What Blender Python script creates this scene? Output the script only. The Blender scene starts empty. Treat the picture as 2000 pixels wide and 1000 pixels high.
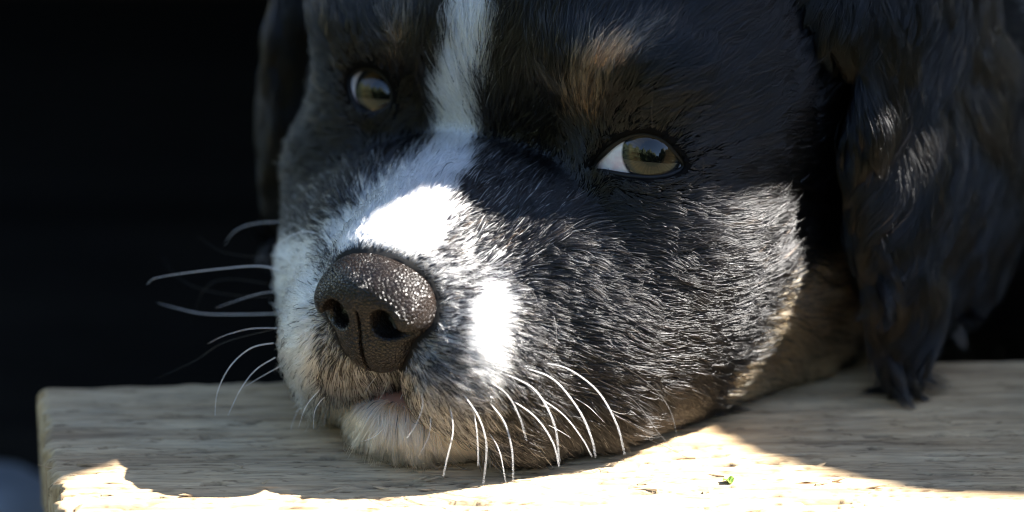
import bpy, math, os
import numpy as np
from mathutils import Vector
from mathutils.bvhtree import BVHTree
from mathutils.kdtree import KDTree

# ------------------------------------------------------------------ camera, sky, sun, exposure
# All layout is worked out in millimetres (S turns it into metres).
S = 0.001
FUR = not os.environ.get('NOFUR')
scene = bpy.context.scene
COL = scene.collection
D = 700.0                                        # camera distance, mm
PITCH = math.radians(20)
cP, sP = math.cos(PITCH), math.sin(PITCH)
CAM = np.array([0.0, -D * cP, D * sP])
cam_d = bpy.data.cameras.new('camera')
cam_d.sensor_width = 36.0
cam_d.lens = 126.0
cam_d.clip_start = 0.01
cam_d.clip_end = 200.0
cam = bpy.data.objects.new('camera', cam_d)
COL.objects.link(cam)
cam.location = CAM * S
cam.rotation_euler = (math.pi / 2 - PITCH, 0, 0)
cam_d.dof.use_dof = True
cam_d.dof.focus_distance = 0.688
cam_d.dof.aperture_fstop = 7.0
scene.camera = cam

SUN = np.array([0.69, 0.06, 0.70]); SUN /= np.linalg.norm(SUN)      # direction towards the sun
world = bpy.data.worlds.new('World')
scene.world = world
world.use_nodes = True
wn = world.node_tree
bg = wn.nodes['Background']
sky = wn.nodes.new('ShaderNodeTexSky')
sky.sky_type = 'NISHITA'
sky.sun_disc = False
sky.sun_elevation = math.asin(SUN[2])
sky.sun_rotation = math.atan2(SUN[0], SUN[1])
sky.air_density = 1.0
sky.dust_density = 0.5
sky.ozone_density = 2.2
wn.links.new(sky.outputs['Color'], bg.inputs['Color'])
bg.inputs['Strength'].default_value = 0.057
sun_d = bpy.data.lights.new('sun', 'SUN')
sun_d.energy = 4.0
sun_d.angle = math.radians(0.53)
sun_d.color = (1.0, 0.955, 0.89)
sun = bpy.data.objects.new('sun', sun_d)
COL.objects.link(sun)
sun.rotation_euler = Vector(SUN).to_track_quat('Z', 'Y').to_euler()
sun.location = (0.5, -0.1, 1.0)
scene.view_settings.view_transform = 'Standard'
scene.view_settings.look = 'None'
scene.view_settings.exposure = 3.15
scene.view_settings.gamma = 1.0
scene.render.engine = 'CYCLES'
cy = scene.cycles
cy.use_denoising = True
cy.denoiser = 'OPENIMAGEDENOISE'
cy.denoising_input_passes = 'RGB_ALBEDO_NORMAL'
cy.denoising_prefilter = 'ACCURATE'
cy.max_bounces = 10
cy.diffuse_bounces = 4
cy.glossy_bounces = 4
cy.transmission_bounces = 8
cy.transparent_max_bounces = 6
cy.sample_clamp_indirect = 6.0
cy.filter_width = 1.1
scene.cycles_curves.shape = 'RIBBONS'
scene.cycles_curves.subdivisions = 2

rng = np.random.default_rng(7)

# ------------------------------------------------------------------ head frame (f forward, l towards the dog's left, u up)
YAW = math.radians(31.4)
HO = np.array([-5.6, 11.6, 24.4])
HF = np.array([-math.sin(YAW), -math.cos(YAW), 0.0])
HL = np.array([math.cos(YAW), -math.sin(YAW), 0.0])
BOARD = -36.5                                    # top of the plank, mm
UB = BOARD - HO[2]

def h2w(p):
    p = np.asarray(p, float)
    return HO + p[..., 0:1] * HF + p[..., 1:2] * HL + p[..., 2:3] * np.array([0, 0, 1.0])
def w2h(P):
    q = np.asarray(P, float) - HO
    return np.stack([q @ HF, q @ HL, q[..., 2]], -1)
def project(P):
    """world mm -> pixel of the 2000 x 1000 photograph, and depth"""
    q = np.asarray(P, float) - CAM
    dep = q[..., 1] * cP - q[..., 2] * sP
    up = q[..., 1] * sP + q[..., 2] * cP
    return 1000 + q[..., 0] / dep * D * 10, 500 - up / dep * D * 10, dep
def ray(px, py):
    d = np.array([(px - 1000) / 10 / D, cP, -sP]) + (500 - py) / 10 / D * np.array([0, sP, cP])
    return d / np.linalg.norm(d)
def at_z(px, py, z):
    d = ray(px, py)
    return CAM + (z - CAM[2]) / d[2] * d
def at_depth(px, py, dep):
    d = ray(px, py)
    return CAM + d * dep / (d[1] * cP - d[2] * sP)

# ------------------------------------------------------------------ small numeric helpers
def sstep(a, b, x):
    t = np.clip((x - a) / (b - a), 0, 1)
    return t * t * (3 - 2 * t)
def hash3(i, j, k, seed):
    h = (i * 374761393 + j * 668265263 + k * 2147483647 + seed * 974634777) & 0xFFFFFFFF
    h = ((h ^ (h >> 13)) * 1274126177) & 0xFFFFFFFF
    h = ((h ^ (h >> 16)) * 2246822519) & 0xFFFFFFFF
    return ((h ^ (h >> 15)) & 0xFFFF) / 32767.5 - 1.0
def noise3(p, seed=0):
    p = np.asarray(p, float)
    b = np.floor(p).astype(np.int64)
    f = p - b
    f = f * f * (3 - 2 * f)
    out = 0
    for dx in (0, 1):
        for dy in (0, 1):
            for dz in (0, 1):
                w = (f[..., 0] if dx else 1 - f[..., 0]) * (f[..., 1] if dy else 1 - f[..., 1]) * (f[..., 2] if dz else 1 - f[..., 2])
                out = out + w * hash3(b[..., 0] + dx, b[..., 1] + dy, b[..., 2] + dz, seed)
    return out
def fbm(p, seed=0, octaves=4):
    a, s, o = 1.0, 1.0, 0
    for k in range(octaves):
        o = o + a * noise3(np.asarray(p) * s, seed + k * 17)
        a *= 0.5; s *= 2.03
    return o
def norm(v):
    return v / np.maximum(np.linalg.norm(v, axis=-1, keepdims=True), 1e-9)
def poly_sd(px, py, poly):
    """signed distance to a closed polygon, negative inside"""
    poly = np.asarray(poly, float)
    n = len(poly)
    d = np.full(np.shape(px), 1e9)
    inside = np.zeros(np.shape(px), bool)
    for i in range(n):
        ax, ay = poly[i]; bx, by = poly[(i + 1) % n]
        ex, ey = bx - ax, by - ay
        wx, wy = px - ax, py - ay
        t = np.clip((wx * ex + wy * ey) / (ex * ex + ey * ey), 0, 1)
        d = np.minimum(d, np.hypot(wx - t * ex, wy - t * ey))
        c = ((ay > py) != (by > py)) & (px < (bx - ax) * (py - ay) / ((by - ay) if by != ay else 1e-9) + ax)
        inside ^= c
    return np.where(inside, -d, d)
def line_sd(px, py, pts):
    """distance / local half width to a polyline of (x, y, half_width)"""
    best = np.full(np.shape(px), 1e9)
    for (ax, ay, aw), (bx, by, bw) in zip(pts[:-1], pts[1:]):
        ex, ey = bx - ax, by - ay
        t = np.clip(((px - ax) * ex + (py - ay) * ey) / (ex * ex + ey * ey), 0, 1)
        best = np.minimum(best, np.hypot(px - ax - t * ex, py - ay - t * ey) / (aw + (bw - aw) * t))
    return best
def ell(px, py, cx, cy_, rx, ry, ang=0):
    a = math.radians(ang)
    x, y = px - cx, py - cy_
    return np.hypot((x * math.cos(a) + y * math.sin(a)) / rx, (-x * math.sin(a) + y * math.cos(a)) / ry)
def smooth_poly(pts, n=8, closed=True):
    pts = np.asarray(pts, float)
    m = len(pts); out = []
    for i in range(m if closed else m - 1):
        g = lambda k: pts[(i + k) % m] if closed else pts[min(max(i + k, 0), m - 1)]
        p0, p1, p2, p3 = g(-1), g(0), g(1), g(2)
        for k in range(n):
            t = k / n
            out.append(0.5 * (2 * p1 + (p2 - p0) * t + (2 * p0 - 5 * p1 + 4 * p2 - p3) * t * t + (3 * p1 - p0 - 3 * p2 + p3) * t ** 3))
    if not closed:
        out.append(pts[-1])
    return np.array(out)

# ------------------------------------------------------------------ implicit surfaces
def s_ell(p, c, r):
    q = p - np.asarray(c, float)
    r = np.asarray(r, float)
    k0 = np.linalg.norm(q / r, axis=-1)
    k1 = np.linalg.norm(q / (r * r), axis=-1)
    return k0 * (k0 - 1) / np.maximum(k1, 1e-6)
def s_cap(p, a, b, ra, rb):
    a = np.asarray(a, float); b = np.asarray(b, float)
    ab = b - a
    t = np.clip((p - a) @ ab / (ab @ ab), 0, 1)
    return np.linalg.norm(p - a - t[..., None] * ab, axis=-1) - (ra + (rb - ra) * t)
def smin(a, b, k):
    h = np.clip(0.5 + 0.5 * (b - a) / k, 0, 1)
    return b + (a - b) * h - k * h * (1 - h)
def smax(a, b, k):
    return -smin(-a, -b, k)
def axis(*segs):
    out = [segs[0][0]]
    for a, b, st in segs:
        n = max(1, int(round((b - a) / st)))
        out += list(np.linspace(a, b, n + 1)[1:])
    return np.array(out)
def surface_nets(fun, xs, ys, zs):
    X, Y, Z = np.meshgrid(xs, ys, zs, indexing='ij')
    P = np.stack([X, Y, Z], -1)
    v = np.empty(X.shape)
    for i in range(len(xs)):
        v[i] = fun(P[i])
    ins = v < 0
    nx, ny, nz = v.shape
    acc = np.zeros((nx - 1, ny - 1, nz - 1, 3)); cnt = np.zeros((nx - 1, ny - 1, nz - 1))
    corners = [(a, b, c) for a in (0, 1) for b in (0, 1) for c in (0, 1)]
    sl = lambda o: tuple(slice(o[k], o[k] + (nx, ny, nz)[k] - 1) for k in range(3))
    for i, a in enumerate(corners):
        for b in corners[i + 1:]:
            if sum(abs(a[k] - b[k]) for k in range(3)) != 1:
                continue
            va, vb = v[sl(a)], v[sl(b)]
            m = ins[sl(a)] != ins[sl(b)]
            t = np.where(m, va / np.where(m, va - vb, 1), 0)[..., None]
            acc += np.where(m[..., None], P[sl(a)] * (1 - t) + P[sl(b)] * t, 0)
            cnt += m
    act = cnt > 0
    idx = np.full(act.shape, -1); idx[act] = np.arange(act.sum())
    verts = acc[act] / cnt[act][:, None]
    faces = []
    for ax in range(3):
        o1, o2 = [(1, 2), (2, 0), (0, 1)][ax]
        lo = [slice(None)] * 3; hi = [slice(None)] * 3
        lo[ax] = slice(0, -1); hi[ax] = slice(1, None)
        a, b = ins[tuple(lo)], ins[tuple(hi)]
        e = a != b
        I = np.argwhere(e)
        ok = (I[:, o1] > 0) & (I[:, o2] > 0) & (I[:, o1] < act.shape[o1]) & (I[:, o2] < act.shape[o2])
        I = I[ok]
        d1 = np.zeros(3, int); d1[o1] = 1
        d2 = np.zeros(3, int); d2[o2] = 1
        g = lambda J: idx[J[:, 0], J[:, 1], J[:, 2]]
        q = np.stack([g(I - d1 - d2), g(I - d2), g(I), g(I - d1)], 1)
        flip = ~a[I[:, 0], I[:, 1], I[:, 2]]
        q[flip] = q[flip][:, ::-1]
        faces.append(q)
    return verts, np.concatenate(faces)
def relax(v, f, n=2, lam=0.5):
    for _ in range(n):
        acc = np.zeros_like(v); c = np.zeros(len(v))
        for a, b in ((0, 1), (1, 2), (2, 3), (3, 0)):
            np.add.at(acc, f[:, a], v[f[:, b]]); np.add.at(c, f[:, a], 1)
            np.add.at(acc, f[:, b], v[f[:, a]]); np.add.at(c, f[:, b], 1)
        v = v + lam * (acc / np.maximum(c, 1)[:, None] - v)
    return v
def vert_normals(v, f):
    n = np.cross(v[f[:, 2]] - v[f[:, 0]], v[f[:, 3 if f.shape[1] > 3 else 1]] - v[f[:, 1]]) if f.shape[1] > 3 else np.cross(v[f[:, 1]] - v[f[:, 0]], v[f[:, 2]] - v[f[:, 0]])
    out = np.zeros_like(v)
    for k in range(f.shape[1]):
        np.add.at(out, f[:, k], n)
    return norm(out)

# ------------------------------------------------------------------ object helpers
def tag(o, label=None, cat=None, group=None, kind=None):
    if label: o['label'] = label
    if cat: o['category'] = cat
    if group: o['group'] = group
    if kind: o['kind'] = kind
    return o
def empty(name, loc=(0, 0, 0)):
    o = bpy.data.objects.new(name, None)
    o.empty_display_size = 0.02
    o.location = np.array(loc) * S
    COL.objects.link(o)
    return o
def attach(o, parent):
    if parent is not None:
        o.parent = parent
        bpy.context.view_layer.update()
        o.matrix_parent_inverse = parent.matrix_world.inverted()
    return o
def mesh_obj(name, v, f, mat, parent=None, smooth=True, origin=None):
    me = bpy.data.meshes.new(name)
    v = np.asarray(v, float)
    org = np.zeros(3) if origin is None else np.asarray(origin, float)
    me.from_pydata(((v - org) * S).tolist(), [], [list(map(int, q)) for q in f])
    if smooth:
        me.polygons.foreach_set('use_smooth', np.ones(len(me.polygons), bool))
    me.update()
    o = bpy.data.objects.new(name, me)
    o.location = org * S
    COL.objects.link(o)
    if mat is not None:
        me.materials.append(mat)
    return attach(o, parent)
def vcol(o, name, col):
    a = o.data.attributes.new(name, 'FLOAT_COLOR', 'POINT')
    c = np.ones((len(col), 4)); c[:, :3] = col
    a.data.foreach_set('color', c.ravel().astype(np.float32))
def tube(points, radii, sides=8, closed=False):
    P = np.asarray(points, float); n = len(P)
    T = norm(np.roll(P, -1, 0) - np.roll(P, 1, 0)) if closed else norm(np.gradient(P, axis=0))
    ref = np.array([0.13, 0.2, 1.0]) if abs(T[0, 2]) < 0.8 else np.array([1.0, 0.1, 0.2])
    v = []
    for i in range(n):
        a = norm(np.cross(T[i], ref)); b = np.cross(T[i], a)
        ref = np.cross(a, T[i]) * -1 if False else ref
        for k in range(sides):
            w = 2 * math.pi * k / sides
            v.append(P[i] + radii[i] * (math.cos(w) * a + math.sin(w) * b))
    f = []
    for i in range(n if closed else n - 1):
        j = (i + 1) % n
        for k in range(sides):
            f.append((i * sides + k, j * sides + k, j * sides + (k + 1) % sides, i * sides + (k + 1) % sides))
    if not closed:
        f.append(tuple(range(sides - 1, -1, -1))); f.append(tuple((n - 1) * sides + k for k in range(sides)))
    return np.array(v), f
def box(cx, cy_, cz, hx, hy, hz):
    v = [(cx + a * hx, cy_ + b * hy, cz + c * hz) for a in (-1, 1) for b in (-1, 1) for c in (-1, 1)]
    f = [(0, 1, 3, 2), (4, 6, 7, 5), (0, 4, 5, 1), (2, 3, 7, 6), (0, 2, 6, 4), (1, 5, 7, 3)]
    return v, f

# ------------------------------------------------------------------ materials
def new_mat(name):
    m = bpy.data.materials.new(name)
    m.use_nodes = True
    nt = m.node_tree
    return m, nt, nt.nodes['Principled BSDF']
def N(nt, kind, **kw):
    n = nt.nodes.new(kind)
    for k, v in kw.items():
        setattr(n, k, v)
    return n
def ramp(nt, src, stops):
    r = N(nt, 'ShaderNodeValToRGB')
    el = r.color_ramp.elements
    while len(el) < len(stops):
        el.new(0.5)
    for e, (p, c) in zip(el, stops):
        e.position = p
        e.color = (*c, 1) if len(c) == 3 else c
    nt.links.new(src, r.inputs[0])
    return r.outputs[0]
def noise_tex(nt, vec, scale, detail=4, rough=0.55):
    n = N(nt, 'ShaderNodeTexNoise')
    n.inputs['Scale'].default_value = scale
    n.inputs['Detail'].default_value = detail
    n.inputs['Roughness'].default_value = rough
    nt.links.new(vec, n.inputs['Vector'])
    return n.outputs['Fac']
def mapping(nt, vec, scale, rot=(0, 0, 0)):
    m = N(nt, 'ShaderNodeMapping')
    m.inputs['Scale'].default_value = scale
    m.inputs['Rotation'].default_value = rot
    nt.links.new(vec, m.inputs['Vector'])
    return m.outputs['Vector']
def mix(nt, fac, a, b, mode='MIX'):
    m = N(nt, 'ShaderNodeMix', data_type='RGBA', blend_type=mode)
    for sock, val in ((m.inputs[0], fac), (m.inputs[6], a), (m.inputs[7], b)):
        if hasattr(val, 'is_linked') or hasattr(val, 'links'):
            nt.links.new(val, sock)
        elif isinstance(val, (int, float)):
            sock.default_value = val
        else:
            sock.default_value = (*val, 1)
    return m.outputs[2]
def bump(nt, bsdf, height, dist, strength=1.0):
    b = N(nt, 'ShaderNodeBump')
    b.inputs['Strength'].default_value = strength
    b.inputs['Distance'].default_value = dist
    nt.links.new(height, b.inputs['Height'])
    nt.links.new(b.outputs['Normal'], bsdf.inputs['Normal'])

def wood_mat(name, light, mid, dark, rot=0.0, sc=1.0):
    m, nt, b = new_mat(name)
    co = N(nt, 'ShaderNodeTexCoord').outputs['Object']
    v1 = mapping(nt, co, (14 * sc, 190 * sc, 60 * sc), (0, 0, rot))
    v2 = mapping(nt, co, (90 * sc, 1300 * sc, 300 * sc), (0, 0, rot))
    v3 = mapping(nt, co, (160 * sc, 700 * sc, 300 * sc), (0, 0, rot))
    g1 = noise_tex(nt, v1, 1.0, 5, 0.6)
    g2 = noise_tex(nt, v2, 1.0, 4, 0.6)
    base = ramp(nt, g1, [(0.3, dark), (0.47, mid), (0.68, light)])
    fine = ramp(nt, g2, [(0.3, (0.55, 0.53, 0.5)), (0.55, (1, 1, 1))])
    c = mix(nt, 0.9, base, fine, 'MULTIPLY')
    dash = ramp(nt, noise_tex(nt, v3, 1.0, 3, 0.7), [(0.30, (0.16, 0.12, 0.09)), (0.43, (1, 1, 1))])
    c = mix(nt, 0.8, c, dash, 'MULTIPLY')
    blot = ramp(nt, noise_tex(nt, co, 22 * sc, 4, 0.6), [(0.35, (0.78, 0.80, 0.82)), (0.62, (1.08, 1.0, 0.9))])
    c = mix(nt, 0.8, c, blot, 'MULTIPLY')
    da = N(nt, 'ShaderNodeAttribute', attribute_name='crack_dark')
    c = mix(nt, da.outputs['Fac'], c, (0.045, 0.030, 0.020))
    nt.links.new(c, b.inputs['Base Color'])
    b.inputs['Roughness'].default_value = 0.8
    b.inputs['Specular IOR Level'].default_value = 0.25
    bump(nt, b, g2, 0.0004, 0.8)
    return m, nt, b

M_plank, nt_pl, b_pl = wood_mat('weathered_pine', (0.53, 0.41, 0.26), (0.43, 0.32, 0.195), (0.27, 0.19, 0.115), rot=math.radians(-4.4))
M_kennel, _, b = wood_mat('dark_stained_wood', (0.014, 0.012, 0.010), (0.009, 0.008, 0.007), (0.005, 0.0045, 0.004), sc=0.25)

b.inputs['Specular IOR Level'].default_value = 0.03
M_ground, nt, b = new_mat('ground_gravel')
co = N(nt, 'ShaderNodeTexCoord').outputs['Object']
nt.links.new(ramp(nt, noise_tex(nt, co, 9, 6), [(0.3, (0.022, 0.030, 0.012)), (0.7, (0.060, 0.060, 0.034))]), b.inputs['Base Color'])
b.inputs['Roughness'].default_value = 0.95

def hair_mat(name, rough=0.28, radial=0.30, coat=0.0, ior=1.5):
    m = bpy.data.materials.new(name)
    m.use_nodes = True
    nt = m.node_tree
    nt.nodes.remove(nt.nodes['Principled BSDF'])
    h = N(nt, 'ShaderNodeBsdfHairPrincipled')
    h.parametrization = 'COLOR'
    a = N(nt, 'ShaderNodeAttribute', attribute_name='coat')
    nt.links.new(a.outputs['Color'], h.inputs['Color'])
    h.inputs['Roughness'].default_value = rough
    h.inputs['Radial Roughness'].default_value = radial
    h.inputs['Coat'].default_value = coat
    h.inputs['IOR'].default_value = ior
    h.inputs['Random Roughness'].default_value = 0.3
    nt.links.new(h.outputs[0], nt.nodes['Material Output'].inputs['Surface'])
    return m
M_fur = hair_mat('coat_fur')
M_ear_fur = hair_mat('ear_fur', 0.26, 0.3, 0.0, 1.45)

M_skin, nt, b = new_mat('dog_skin')
a = N(nt, 'ShaderNodeAttribute', attribute_name='coat')
nt.links.new(a.outputs['Color'], b.inputs['Base Color'])
b.inputs['Roughness'].default_value = 0.75
b.inputs['Specular IOR Level'].default_value = 0.05

M_nose, nt, b = new_mat('nose_leather')
co = N(nt, 'ShaderNodeTexCoord').outputs['Object']
wv = N(nt, 'ShaderNodeVectorMath', operation='ADD')
nz = N(nt, 'ShaderNodeTexNoise'); nz.inputs['Scale'].default_value = 900
nt.links.new(co, nz.inputs['Vector'])
scv = N(nt, 'ShaderNodeVectorMath', operation='SCALE'); scv.inputs['Scale'].default_value = 0.0003
nt.links.new(nz.outputs['Color'], scv.inputs[0])
nt.links.new(co, wv.inputs[0]); nt.links.new(scv.outputs[0], wv.inputs[1])
vo = N(nt, 'ShaderNodeTexVoronoi', feature='SMOOTH_F1')
vo.inputs['Scale'].default_value = 1550
vo.inputs['Smoothness'].default_value = 0.25
nt.links.new(wv.outputs[0], vo.inputs['Vector'])
ve = N(nt, 'ShaderNodeTexVoronoi', feature='DISTANCE_TO_EDGE')
ve.inputs['Scale'].default_value = 1550
nt.links.new(wv.outputs[0], ve.inputs['Vector'])
crease = ramp(nt, ve.outputs['Distance'], [(0.0, (0, 0, 0)), (0.09, (0.75, 0.75, 0.75)), (0.3, (1, 1, 1))])
dome = ramp(nt, vo.outputs['Distance'], [(0.0, (1, 1, 1)), (0.8, (0, 0, 0))])
hgt = mix(nt, 0.5, crease, dome)
bump(nt, b, hgt, 0.0002, 1.0)
tone = noise_tex(nt, co, 130, 4)
nt.links.new(mix(nt, 1.0, ramp(nt, tone, [(0.3, (0.006, 0.005, 0.005)), (0.7, (0.017, 0.011, 0.008))]),
             ramp(nt, vo.outputs['Distance'], [(0.3, (1, 1, 1)), (0.8, (0.45, 0.42, 0.4))]), 'MULTIPLY'), b.inputs['Base Color'])
b.inputs['Roughness'].default_value = 0.27
b.inputs['Specular IOR Level'].default_value = 0.27
b.inputs['Coat Weight'].default_value = 0.0
b.inputs['Coat Roughness'].default_value = 0.12

M_lid, nt, b = new_mat('wet_black_eyelid')
b.inputs['Base Color'].default_value = (0.006, 0.005, 0.005, 1)
b.inputs['Roughness'].default_value = 0.5
b.inputs['Specular IOR Level'].default_value = 0.22

M_eye, nt, b = new_mat('eyeball')
co = N(nt, 'ShaderNodeTexCoord').outputs['Object']
sx = N(nt, 'ShaderNodeSeparateXYZ'); nt.links.new(co, sx.inputs[0])
cx2 = N(nt, 'ShaderNodeCombineXYZ')
nt.links.new(sx.outputs[0], cx2.inputs[0]); nt.links.new(sx.outputs[1], cx2.inputs[1])
ln = N(nt, 'ShaderNodeVectorMath', operation='LENGTH'); nt.links.new(cx2.outputs[0], ln.inputs[0])
rr = N(nt, 'ShaderNodeMath', operation='MULTIPLY'); rr.inputs[1].default_value = 100.0      # radius in cm, 0.55 is the iris rim
nt.links.new(ln.outputs['Value'], rr.inputs[0])
at2 = N(nt, 'ShaderNodeMath', operation='ARCTAN2'); nt.links.new(sx.outputs[1], at2.inputs[0]); nt.links.new(sx.outputs[0], at2.inputs[1])
pol = N(nt, 'ShaderNodeCombineXYZ')
nt.links.new(at2.outputs[0], pol.inputs[0]); nt.links.new(rr.outputs[0], pol.inputs[1])
fib = noise_tex(nt, mapping(nt, pol.outputs[0], (16, 2.2, 1)), 1.0, 4)
iris = mix(nt, 1.0, ramp(nt, rr.outputs[0], [(0.23, (0.002, 0.002, 0.002)), (0.27, (0.030, 0.019, 0.010)), (0.42, (0.075, 0.048, 0.022)), (0.50, (0.022, 0.022, 0.022)), (0.57, (0.010, 0.012, 0.016))]),
           ramp(nt, fib, [(0.3, (0.55, 0.55, 0.55)), (0.7, (1.35, 1.3, 1.2))]), 'MULTIPLY')
vein = ramp(nt, noise_tex(nt, mapping(nt, co, (300, 300, 300)), 1.0, 5), [(0.45, (0.66, 0.62, 0.62)), (0.66, (0.58, 0.44, 0.45))])
edge = ramp(nt, rr.outputs[0], [(0.565, (0, 0, 0)), (0.605, (1, 1, 1))])
nt.links.new(mix(nt, edge, iris, vein), b.inputs['Base Color'])
b.inputs['Roughness'].default_value = 0.5
b.inputs['Specular IOR Level'].default_value = 0.0
b.inputs['Coat Weight'].default_value = 1.0
b.inputs['Coat Roughness'].default_value = 0.01
b.inputs['IOR'].default_value = 1.38

M_whisker, nt, b = new_mat('white_whisker')
b.inputs['Base Color'].default_value = (0.80, 0.78, 0.75, 1)
b.inputs['Roughness'].default_value = 0.35
M_whisker_dark, nt, b = new_mat('dark_whisker')
b.inputs['Base Color'].default_value = (0.035, 0.028, 0.022, 1)
b.inputs['Roughness'].default_value = 0.4

M_whisker_grey, nt, b = new_mat('grey_whisker')
b.inputs['Base Color'].default_value = (0.16, 0.15, 0.14, 1)
b.inputs['Roughness'].default_value = 0.35

# ------------------------------------------------------------------ the setting: ground, kennel
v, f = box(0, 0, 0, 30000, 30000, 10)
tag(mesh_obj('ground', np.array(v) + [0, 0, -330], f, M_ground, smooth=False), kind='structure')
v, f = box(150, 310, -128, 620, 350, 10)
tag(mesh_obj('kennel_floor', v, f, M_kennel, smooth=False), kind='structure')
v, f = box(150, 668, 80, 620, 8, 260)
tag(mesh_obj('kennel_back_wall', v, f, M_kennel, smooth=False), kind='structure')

# dark leafy screen added out of frame for the eyes to mirror
M_added_hedge, nt, b = new_mat('added_hedge_leaves')
co = N(nt, 'ShaderNodeTexCoord').outputs['Object']
nt.links.new(ramp(nt, noise_tex(nt, co, 14, 5), [(0.35, (0.012, 0.020, 0.006)), (0.7, (0.055, 0.085, 0.022))]), b.inputs['Base Color'])
b.inputs['Roughness'].default_value = 0.7
def added_hedge():
    na, nh = 120, 24
    v = []
    for j in range(nh + 1):
        for i in range(na + 1):
            az = math.radians(-112 + 224 * i / na)
            t = j / nh
            gap = math.exp(-((math.degrees(az) - 12) / 7.0) ** 2)
            top = 1750 + 260 * math.sin(i * 0.6) + 180 * math.sin(i * 1.7 + 2) - 1400 * gap
            prof = math.sin(math.pi * t)
            r = 3300 - 420 * prof * (1 if t < 0.5 else 0.4) + 900 * max(0, t - 0.5) * 2
            v.append([r * math.sin(az), -r * math.cos(az), -325 + (top + 325) * min(1, t * 1.35) * (1 if t < 0.74 else 1)])
    v = np.array(v)
    v += 130 * np.stack([fbm(v / 240.0, 300 + k, 3) for k in range(3)], -1)
    idx = np.arange((nh + 1) * (na + 1)).reshape(nh + 1, na + 1)
    f = np.stack([idx[:-1, :-1], idx[1:, :-1], idx[1:, 1:], idx[:-1, 1:]], -1).reshape(-1, 4)
    tag(mesh_obj('added_hedge', v, f, M_added_hedge), 'tall dark green leafy screen added out of view for the eyes to mirror', 'added_hedge')
added_hedge()

# unseen panel added to block the sun, edge cut to leave muzzle and cheek lit
def sun_blocker():
    edge = [(-900, -22), (-300, -24), (-108, -25), (-86, -26), (-76, -17), (-65, -8), (-52, -8), (-38, -15), (-20, -15), (-8, -12), (3, -3), (15, 8), (24, 10),
            (33, 15), (40, 25), (47, 21), (52, 2), (60, -10), (74, -20), (88, -28), (98, -31), (130, -34), (500, -36), (900, -38)]
    Hh = 330.0
    sh = SUN[:2] / SUN[2] * Hh
    front = np.array(edge, float) + sh
    front[0, 0] = 0; front[-1, 0] = 1100
    n = len(front)
    front = np.concatenate([[[-480, 150], [-20, 150]], front])
    n = len(front)
    back = np.stack([front[:, 0], np.full(n, 655.0)], -1)
    z0, z1 = BOARD + Hh, BOARD + Hh + 14
    v = [(*p, z) for z in (z0, z1) for p in np.concatenate([front, back])]
    f = []
    for i in range(n - 1):
        f += [(i, n + i, n + i + 1, i + 1), (2 * n + i, 2 * n + i + 1, 3 * n + i + 1, 3 * n + i), (i, i + 1, 2 * n + i + 1, 2 * n + i), (n + i, 3 * n + i, 3 * n + i + 1, n + i + 1)]
    f += [(0, 2 * n, 3 * n, n), (n - 1, 2 * n - 1, 4 * n - 1, 3 * n - 1)]
    tag(mesh_obj('sun_blocker', v, f, M_kennel, smooth=False), kind='structure')
sun_blocker()

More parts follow.
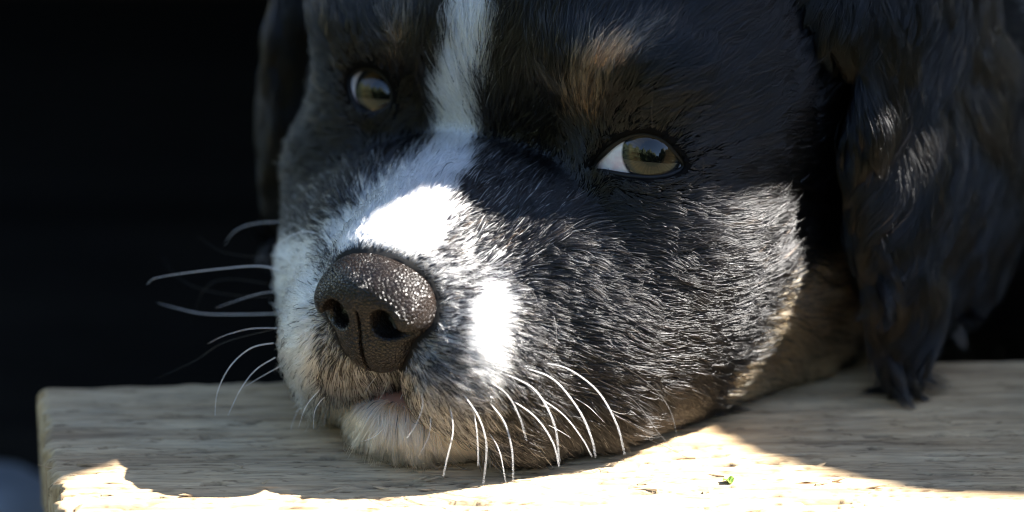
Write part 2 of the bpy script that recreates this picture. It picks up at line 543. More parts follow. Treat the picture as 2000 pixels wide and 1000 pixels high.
# ------------------------------------------------------------------ plank
def plank():
    BL, BR = np.array([-97.0, 23.6]), np.array([230.0, 49.0])
    FL, FR = np.array([-80.5, -66.0]), np.array([230.0, -42.0])
    ns, ntt = 760, 230
    s = np.linspace(0, 1, ns)[:, None]; t = np.linspace(0, 1, ntt)[None, :]
    xy = (BL * ((1 - s) * (1 - t))[..., None] + BR * (s * (1 - t))[..., None] + FL * ((1 - s) * t)[..., None] + FR * (s * t)[..., None])
    x, y = xy[..., 0], xy[..., 1]
    ca, sa = math.cos(math.radians(4.4)), math.sin(math.radians(4.4))
    gx, gy = x * ca + y * sa, -x * sa + y * ca
    zz = np.zeros_like(gx)
    wob = 2.5 * noise3(np.stack([gx * 0.02, gy * 0.03, zz], -1), 3)
    gyw = gy + wob
    ring = np.sin(gyw * 1.15 + 1.6 * noise3(np.stack([gx * 0.012, gyw * 0.10, zz], -1), 21))
    z = 0.16 * ring
    z += 0.16 * fbm(np.stack([gx * 0.035, gyw * 0.9, zz], -1), 5, 3)
    r = np.abs(noise3(np.stack([gx * 0.028, gyw * 0.55, zz], -1), 31))
    gate = sstep(0.0, 0.45, noise3(np.stack([gx * 0.05, gyw * 0.16, zz], -1), 41))
    z -= 1.0 * sstep(0.07, 0.0, r) * gate
    pit = noise3(np.stack([gx * 0.085, gyw * 0.95, zz], -1), 51) + 0.45 * noise3(np.stack([gx * 0.30, gyw * 1.6, zz], -1), 52)
    z -= 1.3 * sstep(0.66, 0.84, pit) * sstep(0.15, 0.6, t + 0.25 * noise3(np.stack([gx * 0.03, gyw * 0.06, zz], -1), 53))
    crack_dark = np.clip(0.8 * sstep(0.07, 0.0, r) * gate + 0.9 * sstep(0.66, 0.80, pit) * sstep(0.2, 0.6, t + 0 * s) + 0.15 * sstep(0.3, 0.9, -ring) * sstep(-0.1, 0.5, noise3(np.stack([gx * 0.06, gyw * 0.5, zz], -1), 91)), 0, 1)  # darker colour in the cracks, pits and grain troughs
    r2_ = np.abs(noise3(np.stack([gx * 0.045, gyw * 1.25, zz], -1), 95))
    g2_ = sstep(0.15, 0.5, noise3(np.stack([gx * 0.09, gyw * 0.35, zz], -1), 96)) * sstep(0.35, 0.75, t + 0 * s)
    z -= 0.7 * sstep(0.10, 0.0, r2_) * g2_
    crack_dark = np.clip(crack_dark + 0.85 * sstep(0.12, 0.0, r2_) * g2_, 0, 1)
    L0, W0 = 327.0, 90.0
    for e, er in ((s * L0 + 0 * t, 1.6), (t * W0 + 0 * s, 3.5), ((1 - t) * W0 + 0 * s, 3.5)):
        e = e + 0.5 * noise3(np.stack([gx * 0.25, gy * 0.25, zz + 7], -1), 61)
        k = np.clip(er - e, 0, er)
        z -= er - np.sqrt(np.maximum(er * er - k * k, 0)) if e is not None else 0
    end = np.exp(-(s * L0) / 1.5) * 1.2 * fbm(np.stack([gx * 0, gy * 0.55, zz], -1), 71, 3)
    x = x + end
    top = np.stack([x, y, BOARD + z], -1).reshape(-1, 3)
    idx = np.arange(ns * ntt).reshape(ns, ntt)
    f = np.stack([idx[:-1, :-1], idx[:-1, 1:], idx[1:, 1:], idx[1:, :-1]], -1).reshape(-1, 4)
    rim = np.concatenate([idx[:, 0], idx[-1, 1:], idx[-2::-1, -1], idx[0, -2:0:-1]])
    low = top[rim].copy(); low[:, 2] = BOARD - 24
    nb = len(top); k = np.arange(len(rim)); k2 = (k + 1) % len(rim)
    sk = np.stack([rim[k], rim[k2], nb + k2, nb + k], -1)
    o = mesh_obj('plank', np.concatenate([top, low]), list(f) + list(sk) + [tuple(nb + k[::-1])], M_plank)
    dd = np.concatenate([crack_dark.ravel(), 0.5 * np.ones(len(low))])
    vcol(o, 'crack_dark', np.repeat(dd[:, None], 3, 1))
    tag(o, 'weathered rough wooden plank with rounded corner under the puppy\'s chin', 'plank')
    # lifted splinters
    r2 = np.random.default_rng(5)
    for i in range(34):
        px = r2.uniform(120, 1950); py = r2.uniform(930, 1000) if i % 3 else r2.uniform(890, 960)
        P = at_z(px, py, BOARD)
        ln, w = r2.uniform(1.6, 5.5), r2.uniform(0.25, 0.6)
        d = np.array([ca, sa, 0]); a = r2.normal(0, 0.18); d = np.array([d[0] * math.cos(a) - d[1] * math.sin(a), d[0] * math.sin(a) + d[1] * math.cos(a), 0])
        n = np.array([-d[1], d[0], 0]); lift = r2.uniform(0.2, 0.9) * (1 if i % 4 else 1.5)
        if i % 2: d = -d
        up = np.array([0, 0, 1.0])
        vv = [P - up * 0.3 - n * w, P - up * 0.3 + n * w, P + up * 0.15 + n * w * 0.8, P + up * 0.2 - n * w * 0.7,
              P + d * ln * 0.55 - n * w * 0.7 + up * (lift * 0.45), P + d * ln * 0.55 + n * w * 0.6 + up * (lift * 0.5), P + d * ln * 0.5 + n * w * 0.4 + up * (lift * 0.5 + 0.22), P + d * ln * 0.5 - n * w * 0.4 + up * (lift * 0.45 + 0.2),
              P + d * ln + n * w * 0.1 + up * lift]
        ff = [(0, 3, 2, 1), (0, 1, 5, 4), (1, 2, 6, 5), (2, 3, 7, 6), (3, 0, 4, 7), (4, 5, 8), (5, 6, 8), (6, 7, 8), (7, 4, 8)]
        mesh_obj('splinter', vv, ff, M_plank, o, smooth=False)
    P = at_z(106, 916, BOARD - 1)
    tv, tf = tube([P + [2, 0, 0], P + [-0.8, 0, .2], P + [-3.2, 0, 0.9]], [0.1, 0.14, 0.05], 5)
    mesh_obj('splinter', tv, tf, M_plank, o)
    return o
PLANK = plank()

# ------------------------------------------------------------------ puppy: shape
R_EYE = 12.0
EYE_PX = {1: (1274, 299), -1: (750, 178)}
EYE_CEN = {}
for sd, cz in ((1, 15), (-1, -15)):
    P = at_depth(*EYE_PX[sd], D - cz)
    EYE_CEN[sd] = P + norm(P - CAM) * R_EYE
LID_PX = {1: smooth_poly([(1155, 329), (1178, 300), (1212, 273), (1252, 261), (1292, 272), (1318, 296), (1336, 324), (1312, 340), (1275, 347), (1230, 344), (1188, 337)], 6),
          -1: smooth_poly([(683, 150), (702, 135), (727, 134), (750, 149), (764, 176), (764, 202), (744, 219), (716, 222), (695, 207), (682, 178)], 6)}
EYE_H = {k: w2h(EYE_CEN[k]) for k in EYE_CEN}

def mouth_u(l):
    return -46.8 - 0.014 * l * l
def nose_sdf(p):
    q = p.copy(); q[..., 1] = np.abs(q[..., 1])
    d = s_ell(q, (37.5, 0, -23.3), (8.6, 11.2, 6.9))
    d = smin(d, s_ell(q, (39.0, 7.6, -26.2), (6.2, 5.0, 4.8)), 2.5)
    d = smin(d, s_ell(q, (38.2, 0, -31.0), (6.4, 8.6, 9.2)), 3.0)
    nost = s_ell(q, (43.5, 5.4, -27.6), (9.0, 2.9, 3.1))
    nost = smin(nost, s_cap(q, (43.8, 6.8, -29.2), (40.0, 13.2, -29.8), 1.5, 0.8), 1.2)
    d = smax(d, -nost, 0.7)
    gw = 0.28 + 0.02 * np.clip(-30 - q[..., 2], 0, 10)
    groove = np.maximum(np.maximum(q[..., 1] - gw, q[..., 2] + 25.5), -1.5 - d)
    return smax(d, -groove, 0.3)
def head_sdf(p):
    l_signed = p[..., 1].copy()
    q = p.copy(); q[..., 1] = np.abs(q[..., 1])
    d = s_ell(q, (-50, 0, 8), (51, 50, 50))
    def add(x, k=8.0):
        nonlocal d
        d = smin(d, x, k)
    add(s_ell(q, (-29, 31, 6), (25, 21, 27)), 12)          # temple
    add(s_ell(q, (-9, 27, 12), (12, 16, 9)), 9)            # brow
    add(s_ell(q, (-12, 34, -18), (15, 15, 11)), 9)         # below the eye
    add(s_ell(q, (1, 17, -22), (16, 13, 13)), 10)          # beside the bridge
    add(s_ell(q, (-4, 29, -36), (22, 17, 19)), 12)         # muzzle into cheek
    add(s_cap(q, (30, 0, -23.5), (4, 0, -18), 10.5, 12), 7)
    add(s_cap(q, (28, 5, -24), (4, 7, -19), 9.5, 11), 7)
    add(s_ell(q, (24, 12, -37), (16.5, 13.6, 14.5)), 6)  # flews
    add(s_ell(q, (21, 16.5, -43), (15.5, 12.5, 10.5)), 6)
    add(s_ell(q, (5, 18, -36), (22, 16, 19)), 9)
    add(s_ell(q, (12, 19.5, -50), (17, 11.5, 10.5)), 6)
    add(s_ell(q, (-6, 28, -47.5), (22, 15, 12.5)), 8)
    add(s_ell(q, (23.5, 0, -53), (12.5, 14, 7.5)), 3.0)        # chin
    add(s_cap(q, (20, 0, -52), (-25, 24, -46), 8, 15), 6)
    add(s_ell(q, (-25, 37, -27), (26, 17, 28)), 10)        # cheek
    add(s_ell(q, (-27, 31, -46), (25, 17, 15)), 8)
    add(s_ell(q, (-52, 37, -40), (25, 18, 24)), 12)        # ruff
    d = smax(d, (UB + 0.6) - p[..., 2], 3.0)               # flattened where it rests on the plank
    back = s_cap(p, (-66, 0, -8), (-150, 22, -30), 53, 66)
    d = smin(d, back, 12)
    d = smax(d, np.where(p[..., 0] > -75, (UB + 0.5) - p[..., 2], -1e3), 2.0)
    # eyelid bulges and openings
    for sd in (1, -1):
        m = (np.abs(l_signed - EYE_H[sd][1]) < 24) & (p[..., 0] > -32)
        if not m.any():
            continue
        pp = p[m]
        e = np.linalg.norm(pp - EYE_H[sd], axis=-1)
        dd = smin(d[m], e - (R_EYE + 1.0), 7.0)
        W = h2w(pp)
        px, py, _ = project(W)
        view = norm(W - CAM)
        front = ((W - EYE_CEN[sd]) * view).sum(-1)
        cut = np.maximum(poly_sd(px, py, LID_PX[sd]) / 10.0 - 0.15, front + 1.0)
        dd = np.maximum(dd, -cut)
        dd = np.maximum(dd, -(e - R_EYE + 0.0) - 0.6)       # keep the lid shell clear of the ball
        d[m] = dd
    # mouth line
    m = (p[..., 0] > 12) & (p[..., 2] < -40)
    if m.any():
        c = np.maximum(np.abs(p[..., 2] - mouth_u(p[..., 1])) - 0.6, -3.2 - d)
        c = np.maximum(c, np.maximum(14 - p[..., 0], np.abs(p[..., 1]) - 19))
        d = np.where(m, smax(d, -c, 1.2), d)
    # bed for the nose
    m = p[..., 0] > 28
    if m.any():
        d[m] = np.maximum(d[m], -(nose_sdf(p[m]) + 0.9))
    return d
hv, hf = surface_nets(head_sdf, axis((-165, -60, 3.0), (-60, -30, 1.6), (-30, 48, 0.85)),
                      axis((-92, -56, 2.4), (-56, 46, 0.9), (46, 92, 2.0)), axis((-104, -64, 3.0), (-64, 26, 0.85), (26, 66, 2.0)))
hv = relax(hv, hf, 2, 0.4)
HW = h2w(hv)
HN = vert_normals(HW, hf)

def ear_sdf(side):
    def fn(p):
        if side > 0:
            a = s_ell(p, (-68, 63, 0), (27, 8, 32))
            a = smin(a, s_ell(p, (-60, 67, -26), (18, 7, 21)), 10)
            a = smin(a, s_ell(p, (-51, 69, -43), (6.5, 5, 11)), 8)
            a = smin(a, s_ell(p, (-86, 67, -24), (18, 8, 27)), 10)
            a = smin(a, s_ell(p, (-60, 52, 24), (22, 12, 13)), 12)
        else:
            a = s_ell(p, (-40, -62, -2), (22, 6, 28))
            a = smin(a, s_ell(p, (-34, -64, -26), (14, 5.5, 20)), 10)
            a = smin(a, s_ell(p, (-46, -52, 24), (20, 12, 13)), 12)
        return a
    return fn
EARS = {}
for sd in (1, -1):
    ev, ef = surface_nets(ear_sdf(sd), np.arange(-108, -5, 1.6), np.arange(36, 84, 1.4) * sd if sd > 0 else np.arange(-84, -36, 1.4), np.arange(-66, 44, 1.8))
    EARS[sd] = (h2w(ev), ef)

# ------------------------------------------------------------------ coat colours
BLACK = np.array([0.0012, 0.0011, 0.0014]); WHITE = np.array([0.80, 0.79, 0.77]); TAN = np.array([0.40, 0.24, 0.12])
TAUPE = np.array([0.34, 0.31, 0.31]); CREAM = np.array([0.72, 0.53, 0.36]); BROWN = np.array([0.060, 0.036, 0.020])
def coat_maps(W, Nn):
    """per point: probabilities of white, taupe, cream, tan, brown hair (the rest is black)"""
    h = w2h(W)
    hm = h.copy(); hm[:, 1] *= -1
    px, py, _ = project(W)
    facing = (Nn * norm(CAM - W)).sum(-1)
    mx, my, _ = project(h2w(hm))
    use_m = (facing < -0.05) & (np.abs(h[:, 1]) > 8)
    px = np.where(use_m, mx, px); py = np.where(use_m, my, py)
    f, l, u = h.T
    blaze = line_sd(px, py, [(925, -120, 42), (922, 0, 42), (908, 120, 36), (900, 220, 36), (872, 310, 40), (826, 370, 54), (785, 430, 80)])
    white = sstep(1.55, 0.7, blaze) * (f > -25) * np.where(f < 18, 0.98, 1.0)
    sn = ell(px, py, 755, 452, 108, 52, -14)
    white = np.maximum(white, sstep(1.5, 0.8, sn) * (f > 12))
    mu = (f > 8)
    lm = sstep(665, 610, px) * sstep(425, 500, py) * sstep(812, 770, py)
    white = np.maximum(white, 0.95 * lm * mu)
    lip = sstep(1.5, 0.6, ell(px, py, 938, 640, 46, 112, 6))
    white = np.maximum(white, lip * mu)
    near = sstep(1.35, 0.75, ell(px, py, 775, 660, 210, 215, 0))
    white = np.maximum(white, 0.5 * near * mu)
    white = np.maximum(white, 0.10 * sstep(1250, 1000, px) * mu)
    taupe = 0.35 * near * mu * sstep(690, 760, py)
    um = mouth_u(l)
    cream = sstep(1.5, -1.5, u - um + 0.8) * sstep(20, 14, np.abs(l)) * (f > 16)
    tan = sstep(1.35, 0.75, ell(px, py, 1575, 640, 92, 165, 28)) * (h[:, 1] > 20) * (f < -10)
    tan = np.maximum(tan, sstep(1.3, 0.8, ell(px, py, 1500, 742, 120, 52, -12)) * (u < -45) * (f < -10))
    tan = np.maximum(tan, 0.9 * sstep(1.4, 0.7, ell(px, py, 546, 295, 26, 55)) * (f < 0) * (l < -30))
    brow = 0.65 * sstep(1.5, 0.4, ell(px, py, 1150, 165, 42, 85, 20)) + 0.55 * sstep(1.5, 0.4, ell(px, py, 1225, 105, 75, 32, -30))
    brow = np.maximum(brow, 0.5 * sstep(1.5, 0.4, ell(px, py, 775, 45, 32, 70)))
    brow *= (u > 2) & (f > -40)
    brown = 0.12 * sstep(1.6, 0.5, ell(px, py, 625, 90, 60, 150)) * (l < 0) * (f < 5)
    collar = (f < -60) & (sstep(-40, 25, (px - 1955) - 0.55 * py + 18 * noise3(W / 6.0, 77)) > 0.5) & (py < 160)
    white = np.maximum(white, collar * 1.0)
    return white, taupe, cream, tan, brow, brown
def coat_mean(W, Nn):
    w, tp, cr, tn, br, bn = coat_maps(W, Nn)
    c = np.repeat(BLACK[None], len(W), 0)
    for m, k in ((bn, BROWN), (br, TAN), (tn * 0.72, TAN), (tp, TAUPE), (w, WHITE * 0.8), (cr, CREAM)):
        c = c * (1 - m[:, None]) + k * m[:, None]
    return c

# ------------------------------------------------------------------ puppy: objects
PUP = empty('puppy', (HO[0], HO[1] + 40, BOARD))
tag(PUP, 'black, white and tan puppy resting its chin on the plank', 'puppy')
body = mesh_obj('body', HW, hf, M_skin, PUP)
skin = coat_mean(HW, HN) * 0.62 + 0.0015
h = w2h(HW)
skin *= (0.06 + 0.94 * sstep(0.8, 3.0, nose_sdf(h)))[:, None]          # black skin round the nose pad
lipm = (sstep(2.8, 1.2, np.abs(h[:, 2] - mouth_u(h[:, 1]))) * (h[:, 0] > 14) * sstep(20, 16, np.abs(h[:, 1])))[:, None]
skin = skin * (1 - lipm) + np.array([0.30, 0.15, 0.11]) * lipm
vcol(body, 'coat', skin)
BVH = BVHTree.FromPolygons([Vector(q) for q in HW], [tuple(map(int, q)) for q in hf])
def hit(px, py):
    loc, nrm, i, dist = BVH.ray_cast(Vector(CAM), Vector(ray(px, py)))
    return (None, None) if loc is None else (np.array(loc), np.array(nrm))

nv, nf = surface_nets(nose_sdf, np.arange(28.5, 48, 0.33), np.arange(-15.5, 15.6, 0.33), np.arange(-42.5, -13.5, 0.33))
nv = relax(nv, nf, 1, 0.4)
nose = mesh_obj('nose', h2w(nv), nf, M_nose, PUP, origin=h2w(np.array([40, 0, -26.0])))

for sd in (1, -1):
    C = EYE_CEN[sd]
    g = norm(CAM - C)
    q = Vector(g).to_track_quat('Z', 'Y')
    nr, nc = 40, 64
    vv = []; ff = []
    for i in range(nr + 1):
        th = math.pi * 0.62 * i / nr
        rad = R_EYE
        rho = R_EYE * math.sin(th)
        bul = 0.9 * max(0.0, 1 - (rho / 6.6) ** 2) if th < 1.2 else 0.0
        for k in range(nc):
            a = 2 * math.pi * k / nc
            vv.append((rho * math.cos(a), rho * math.sin(a), R_EYE * math.cos(th) + bul))
    for i in range(nr):
        for k in range(nc):
            ff.append((i * nc + k, (i + 1) * nc + k, (i + 1) * nc + (k + 1) % nc, i * nc + (k + 1) % nc))
    me_o = mesh_obj('eye', vv, ff, M_eye)
    me_o.location = C * S
    me_o.rotation_euler = q.to_euler()
    attach(me_o, PUP)
    # lid rim, a tube lying on the ball along the opening
    pts = []
    for (px, py) in LID_PX[sd]:
        d = ray(px, py)
        oc = CAM - C
        bq = oc @ d; cq = oc @ oc - (R_EYE + 0.45) ** 2
        disc = bq * bq - cq
        if disc > 0:
            pts.append(CAM + d * (-bq - math.sqrt(disc)))
        else:
            pts.append(CAM + d * (-bq))
    tv, tf = tube(pts, [0.6] * len(pts), 8, True)
    mesh_obj('eyelid', tv, tf, M_lid, me_o)

EAR_OBJ = {}
for sd in (1, -1):
    ev, ef = EARS[sd]
    o = mesh_obj('ear', ev, ef, M_skin, PUP)
    vcol(o, 'coat', np.repeat(BLACK[None], len(ev), 0))
    EAR_OBJ[sd] = o

# ------------------------------------------------------------------ fur
def sample(W, f, n, weight=None):
    tri = np.concatenate([f[:, [0, 1, 2]], f[:, [0, 2, 3]]])
    a, b, c = W[tri[:, 0]], W[tri[:, 1]], W[tri[:, 2]]
    ar = 0.5 * np.linalg.norm(np.cross(b - a, c - a), axis=-1)
    if weight is not None:
        ar = ar * weight[tri].mean(1)
    t = rng.choice(len(tri), n, p=ar / ar.sum())
    r1, r2 = np.sqrt(rng.random(n)), rng.random(n)
    return tri[t], np.stack([1 - r1, r1 * (1 - r2), r1 * r2], -1), ar.sum()
def bary(attr, tri, w):
    return (attr[tri] * w[..., None]).sum(1)
def curves(name, pts, rad, col, mat, parent):
    n, k = pts.shape[:2]
    cu = bpy.data.hair_curves.new(name)
    cu.add_curves([k] * n)
    cu.attributes['position'].data.foreach_set('vector', (pts * S).reshape(-1).astype(np.float32))
    ra = cu.attributes.get('radius') or cu.attributes.new('radius', 'FLOAT', 'POINT')
    ra.data.foreach_set('value', (rad * S).reshape(-1).astype(np.float32))
    ca = cu.attributes.new('coat', 'FLOAT_COLOR', 'CURVE')
    c4 = np.ones((n, 4), np.float32); c4[:, :3] = col
    ca.data.foreach_set('color', c4.ravel())
    cu.materials.append(mat)
    o = bpy.data.objects.new(name, cu)
    COL.objects.link(o)
    return attach(o, parent)
def grow(P, Nn, flow, length, lift, grav, K, clump_frac, clump_amt, wave_amp=0.0, wave_len=12.0, jit=0.22, curl=1.5):
    n = len(P)
    flow = norm(flow - (flow * Nn).sum(-1, keepdims=True) * Nn)
    side = np.cross(Nn, flow)
    # coherent wander of the coat plus a random part for each hair
    co = 0.30 * fbm(P / 9.0, 101, 3)[:, None] + 0.22 * noise3(P / 2.6, 131)[:, None]
    flow = norm(flow + side * (co + rng.normal(0, jit, (n, 1))))
    lf = (lift * np.exp(rng.normal(0, 0.35, n)) + 0.10 * noise3(P / 4.0, 151))[:, None]
    ph = 3.0 * fbm(P / 14.0, 171, 2)
    pts = np.empty((n, K, 3)); pts[:, 0] = P - Nn * 0.15
    seg = (length / (K - 1))[:, None]
    for i in range(1, K):
        t = (i - 0.5) / (K - 1)
        d = flow + Nn * lf * (1 - curl * t) + np.array([0, 0, -1.0]) * (grav * t)[:, None]
        if wave_amp:
            d = d + side * (wave_amp * np.sin(ph + t * length * 2 * math.pi / wave_len))[:, None]
        pts[:, i] = pts[:, i - 1] + norm(d) * seg
    # clumps
    m = max(8, int(n * clump_frac))
    sel = rng.choice(n, m, replace=False)
    kd = KDTree(m)
    for j, s_ in enumerate(sel):
        kd.insert(P[s_], j)
    kd.balance()
    near = np.array([kd.find(q)[1] for q in P])
    cl = sel[near]
    for i in range(1, K):
        t = i / (K - 1)
        w = (clump_amt * t ** 1.6)
        tgt = pts[cl, i]
        w = w[:, None] if np.ndim(w) else w
        pts[:, i] = pts[:, i] * (1 - w) + tgt * w
    return pts
def keep_above(pts):
    over = (pts[..., 1] < 26 + 0.077 * (pts[..., 0] + 97))
    z = pts[..., 2]
    floor_ = BOARD + 0.25 + 0.5 * rng.random(pts.shape[:1])[:, None]
    pts[..., 2] = np.where(over & (z < floor_), floor_, z)
    return pts
def pick(prob_cols, n):
    c = BLACK[None] * np.exp(rng.normal(0, 0.25, (n, 1)))
    for m, k in prob_cols:
        ch = rng.random(n) < m
        c[ch] = k * np.exp(rng.normal(0, 0.16, (ch.sum(), 1)))
    return np.clip(c, 0.0006, 0.92)

if FUR:
    h = w2h(HW)
    vis = (HN * norm(CAM - HW)).sum(-1)
    px, py, dep = project(HW)
    inframe = sstep(-260, -60, px) * sstep(2260, 2060, px) * sstep(-260, -60, py) * sstep(1150, 1050, py)
    wt = sstep(-0.85, -0.15, vis) * inframe * np.where(h[:, 0] < -60, 0.35, 1.0) * (1 + 0.6 * sstep(10, 25, h[:, 0]))
    NH = 370000
    tri, bw, _ = sample(HW, hf, NH, wt)
    P = bary(HW, tri, bw); Nn = norm(bary(HN, tri, bw))
    hp = w2h(P)
    f_, l_, u_ = hp.T
    px, py, dep = project(P)
    # where nothing grows
    nd = nose_sdf(hp)
    lidd = np.minimum(np.where(l_ > 0, poly_sd(px, py, LID_PX[1]) / 10, 99), np.where(l_ < 0, poly_sd(px, py, LID_PX[-1]) / 10, 99))
    lidd = np.where(f_ < -22, 99, lidd)
    md = np.where((f_ > 14) & (np.abs(l_) < 17), np.abs(u_ - mouth_u(l_)), 99)
    keep = (nd > 0.35) & (lidd > 0.7) & (md > 1.3)
    for nm in ('P', 'Nn', 'hp', 'px', 'py', 'nd', 'lidd', 'md'):
        globals()[nm] = globals()[nm][keep]
    f_, l_, u_ = hp.T
    n = len(P)
    length = np.interp(f_, [-90, -55, -30, -5, 15, 30, 45], [20, 17, 9.5, 6.8, 5.6, 4.8, 4.2])
    up_part = sstep(-4, 12, u_) * sstep(28, 10, np.abs(l_))
    length = length * (1 + 0.35 * up_part)
    length = np.minimum(length, 1.3 + 0.55 * np.clip(nd, 0, 20))
    length = np.minimum(length, 1.5 + 0.42 * np.clip(lidd, 0, 40))
    length *= 1 + 0.45 * sstep(-40, -50, u_) * (f_ > 12)
    length *= np.exp(rng.normal(0, 0.22, n))
    NOSE_C = np.array([46.0, 0, -25.0])
    fl = hp - NOSE_C
    fl[:, 2] += -10 * sstep(-38, -50, u_)                 # lips and chin comb downwards
    fl[:, 1] *= np.where(f_ > 0, 1.0, 0.8)
    # round the eyes the coat parts
    for sd in (1, -1):
        v_ = hp - EYE_H[sd]
        e = np.exp(-((np.linalg.norm(v_[:, 1:], axis=-1) - 8) / 9) ** 2) * (np.sign(l_) == sd)
        fl = norm(fl) + 0.55 * e[:, None] * norm(v_ * np.array([0, 1, 1]))
    flow = h2w(norm(fl)) - HO
    lift = np.interp(f_, [-60, -20, 5, 25, 45], [0.45, 0.30, 0.36, 0.70, 0.72])
    lift = np.where(nd < 4, 0.35, lift)
    grav = np.interp(f_, [-70, -40, -10, 20], [0.7, 0.4, 0.12, 0.10]) + 0.25 * sstep(-40, -50, u_)
    cam_ = np.interp(f_, [-40, 0, 30], [0.75, 0.60, 0.58])
    pts = grow(P, Nn, flow, length, lift, grav, 6, 0.05, cam_)
    pts = keep_above(pts)
    w, tp, cr, tn, br, bn = coat_maps(P, Nn)
    col = pick([(0.05 + 0 * w, BROWN * 0.2), (bn, BROWN), (br, np.array([0.10, 0.068, 0.042])), (tn * 0.8, TAN), (tp, TAUPE), (w, WHITE), (cr, CREAM)], n)
    r0 = np.interp(f_, [-60, -10, 30], [0.080, 0.063, 0.064]) * np.exp(rng.normal(0, 0.25, n))
    taper = np.array([1.0, 1.0, 0.92, 0.78, 0.55, 0.15])
    curves('fur', pts, r0[:, None] * taper[None], col, M_fur, PUP)
    # ears
    for sd in (1, -1):
        ev, ef = EARS[sd]
        en = vert_normals(ev, ef)
        vis = (en * norm(CAM - ev)).sum(-1)
        tri, bw, _ = sample(ev, ef, 85000 if sd > 0 else 18000, sstep(-0.5, 0.1, vis))
        P = bary(ev, tri, bw); Nn = norm(bary(en, tri, bw)); hp = w2h(P)
        fl = np.stack([0.38 * np.ones(len(P)), 0.12 * sd * np.ones(len(P)), -np.ones(len(P))], -1)
        fl[:, 0] += 0.5 * fbm(P / 22.0, 211 + sd, 2)
        flow = h2w(fl) - HO
        length = (14 + 7 * rng.random(len(P))) * np.interp(hp[:, 2], [-55, -30, 30], [0.75, 1.0, 0.8])
        pts = grow(P, Nn, flow, length, np.full(len(P), 0.26), np.full(len(P), 0.3), 9, 0.02, 0.7, 0.55, 20.0, 0.12, 1.8)
        pts = keep_above(pts)
        col = pick([(np.full(len(P), 0.1), BROWN * 0.15)], len(P))
        curves('ear_fur', pts, np.full((len(P), 1), 0.062) * np.array([1, 1, 1, 1, .95, .85, .7, .5, .2])[None], col, M_ear_fur, EAR_OBJ[sd])

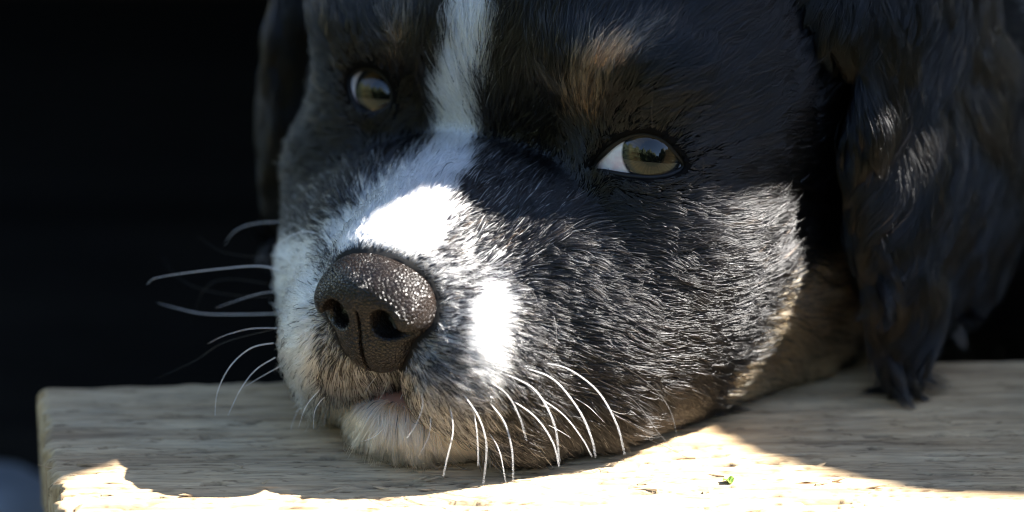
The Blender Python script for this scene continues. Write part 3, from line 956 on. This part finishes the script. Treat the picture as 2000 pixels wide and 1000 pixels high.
# ------------------------------------------------------------------ whiskers, one object each
WH = [  # (pixels from root to tip, thickness, dark, depth drift per mm)
    ([(634, 460), (592, 452), (556, 468), (532, 492)], 1.0, 0, 0.0),
    ([(560, 432), (490, 438), (455, 455), (438, 480)], 0.9, 0, 0.1),
    ([(568, 533), (510, 520), (440, 524), (350, 535), (302, 544), (287, 556)], 1.35, 0, 0.0),
    ([(562, 567), (510, 573), (460, 588), (420, 602)], 0.9, 0, 0.05),
    ([(547, 612), (480, 614), (400, 613), (350, 603), (308, 592)], 1.3, 0, 0.0),
    ([(542, 641), (490, 642), (440, 655), (405, 672)], 0.9, 0, 0.0),
    ([(534, 670), (490, 680), (450, 715), (425, 765), (420, 812)], 1.25, 0, -0.1),
    ([(538, 698), (500, 722), (470, 760), (445, 812)], 1.1, 0, -0.1),
    ([(548, 715), (510, 736), (475, 757)], 0.8, 0, 0.0),
    ([(560, 505), (480, 500), (430, 490), (385, 460)], 0.8, 1, 0.7),
    ([(560, 580), (460, 577), (380, 560), (335, 530), (318, 500)], 0.8, 1, 0.7),
    ([(550, 640), (440, 668), (380, 705), (300, 742)], 0.8, 1, 0.6),
    ([(550, 560), (450, 545), (400, 565), (368, 640)], 0.8, 1, 0.6),
    ([(606, 770), (580, 805), (566, 845)], 0.8, 0, -0.2),
    ([(640, 745), (600, 790), (583, 835)], 0.8, 0, -0.2),
    ([(655, 755), (618, 795), (612, 838)], 0.8, 0, -0.2),
    ([(670, 770), (640, 800), (632, 835)], 0.7, 0, -0.2),
    ([(735, 735), (722, 752), (713, 768)], 0.9, 0, -0.2),
    ([(757, 745), (750, 765), (738, 785)], 0.9, 0, -0.2),
    ([(786, 770), (765, 815), (735, 850), (704, 863)], 1.1, 0, -0.3),
    ([(818, 758), (826, 790), (812, 830), (795, 855)], 0.9, 0, -0.2),
    ([(800, 790), (790, 830), (785, 860)], 0.7, 0, -0.2),
    ([(842, 800), (838, 850), (815, 895)], 0.8, 0, -0.2),
    ([(878, 790), (885, 840), (872, 900), (866, 930)], 0.9, 0, -0.25),
    ([(905, 770), (935, 815), (950, 870), (944, 945)], 1.05, 0, -0.3),
    ([(925, 800), (932, 850), (934, 910)], 0.8, 0, -0.3),
    ([(955, 785), (985, 825), (1000, 880), (1002, 942)], 1.2, 0, -0.3),
    ([(950, 838), (975, 880), (988, 945)], 1.0, 0, -0.3),
    ([(950, 742), (990, 770), (1015, 815), (1028, 860)], 0.9, 0, -0.3),
    ([(1000, 782), (1046, 815), (1080, 865), (1092, 912)], 1.35, 0, -0.3),
    ([(985, 730), (1045, 762), (1083, 830), (1092, 905)], 1.35, 0, -0.35),
    ([(1052, 776), (1100, 810), (1138, 858), (1156, 892)], 1.2, 0, -0.3),
    ([(1026, 719), (1082, 742), (1130, 800), (1155, 855), (1163, 892)], 1.4, 0, -0.35),
    ([(1062, 709), (1112, 722), (1168, 765), (1205, 830), (1220, 888)], 1.45, 0, -0.35),
    ([(1118, 775), (1150, 795), (1180, 825)], 0.8, 0, -0.2),
    ([(1060, 825), (1090, 840), (1115, 855)], 0.8, 0, -0.2),
    ([(1155, 735), (1235, 780), (1290, 850), (1326, 885), (1362, 903)], 0.8, 1, -0.3),
    ([(1195, 700), (1270, 752), (1310, 805), (1327, 880)], 0.8, 1, -0.3),
    ([(1205, 835), (1290, 868), (1362, 905)], 0.8, 1, -0.4),
    ([(1010, 905), (1030, 930), (1035, 945)], 0.6, 1, -0.2),
    ([(1085, 905), (1100, 925), (1092, 940)], 0.6, 1, -0.2),
    ([(955, 548), (1000, 549), (1040, 570), (1056, 612)], 0.65, 2, -0.25),
    ([(1078, 600), (1087, 650), (1083, 697)], 0.5, 2, -0.2),
    ([(1274, 250), (1273, 215), (1275, 178)], 0.8, 1, -0.5),
    ([(1374, 345), (1373, 310), (1368, 272)], 0.55, 1, -0.5),
    ([(1728, 230), (1746, 256), (1752, 290)], 0.8, 0, -0.1),
    ([(1737, 255), (1734, 298), (1712, 325)], 0.8, 0, -0.1),
]
def whiskers():
    for pxs, th, dark, drift in WH:
        line = smooth_poly(pxs, 7, closed=False)
        P0 = None
        for k in range(60):
            P0, n0 = hit(line[0][0] + k * 2 * (1 if line[0][0] < 700 else 0), line[0][1] + (k * 0.4 if line[0][0] < 700 else 0))
            if P0 is not None:
                break
        if P0 is None:
            continue
        d0 = project(P0)[2] - (0.5 if pxs[0][0] > 700 else -1.0)
        P = [P0] if pxs[0][0] > 700 else []; acc = 0
        if pxs[0][0] > 700:
            line = line[1:]
        prev = np.array(pxs[0], float)
        for q in line:
            acc += np.hypot(*(q - prev)) / 10; prev = q
            lift = 1.6 * (1 - math.exp(-acc / 3.0)) if pxs[0][0] > 700 else 0
            X = at_depth(q[0], q[1], d0 + drift * acc - lift)
            if X[2] < BOARD + 0.35:
                X = at_z(q[0], q[1], BOARD + 0.35)
            P.append(X)
        P = np.array(P)
        t = np.linspace(0, 1, len(P))
        tv, tf = tube(P, 0.066 * th * (1 - 0.85 * t ** 1.6), 6)
        mesh_obj('whisker', tv, tf, (M_whisker, M_whisker_dark, M_whisker_grey)[dark], PUP)
whiskers()

# ------------------------------------------------------------------ small things
M_leaf, nt, b = new_mat('green_leaf')
b.inputs['Base Color'].default_value = (0.12, 0.20, 0.03, 1)
b.inputs['Roughness'].default_value = 0.6
P = at_z(1422, 941, BOARD + 0.25)
vv = []
for i in range(6):
    for j in range(4):
        x = (i - 2.5) * 0.42; y = (j - 1.5) * 0.7 * math.sqrt(max(0.05, 1 - ((i - 2.5) / 2.8) ** 2))
        for zz in (0.0, 0.12):
            vv.append(P + [x + 0.3 * j * 0.2, y, 0.35 + 0.45 * math.sin(i * 1.3 + j) + zz])
vv = np.array(vv)
ff = []
for i in range(5):
    for j in range(3):
        a, b_, c, d = [(i * 4 + j) * 2, ((i + 1) * 4 + j) * 2, ((i + 1) * 4 + j + 1) * 2, (i * 4 + j + 1) * 2]
        ff += [(a + 1, b_ + 1, c + 1, d + 1), (d, c, b_, a)]
tag(mesh_obj('leaf_scrap', vv, ff, M_leaf), 'tiny curled green leaf scrap on the sunlit part of the plank', 'leaf')

M_pale_lump, nt, b = new_mat('pale_lump_grey')  # rounded lump added to stand in for an unidentified pale blur
co = N(nt, 'ShaderNodeTexCoord').outputs['Object']
nt.links.new(ramp(nt, noise_tex(nt, co, 60, 5), [(0.3, (0.11, 0.12, 0.13)), (0.7, (0.18, 0.19, 0.20))]), b.inputs['Base Color'])
P = at_z(-30, 1080, -118)
vv = []; ff = []
for i in range(13):
    for j in range(24):
        th, a = math.pi * i / 12, 2 * math.pi * j / 24
        vv.append([26 * math.sin(th) * math.cos(a), 20 * math.sin(th) * math.sin(a), 13 * math.cos(th)])
vv = np.array(vv) * 0.8; vv *= (1 + 0.08 * fbm(vv / 14.0, 400, 2))[:, None]
for i in range(12):
    for j in range(24):
        ff.append((i * 24 + j, (i + 1) * 24 + j, (i + 1) * 24 + (j + 1) % 24, i * 24 + (j + 1) % 24))
tag(mesh_obj('pale_lump', vv + P + [0, 0, 11], ff, M_pale_lump), 'pale grey rounded lump standing in for an unidentified pale blur by the plank end', 'pale_lump')
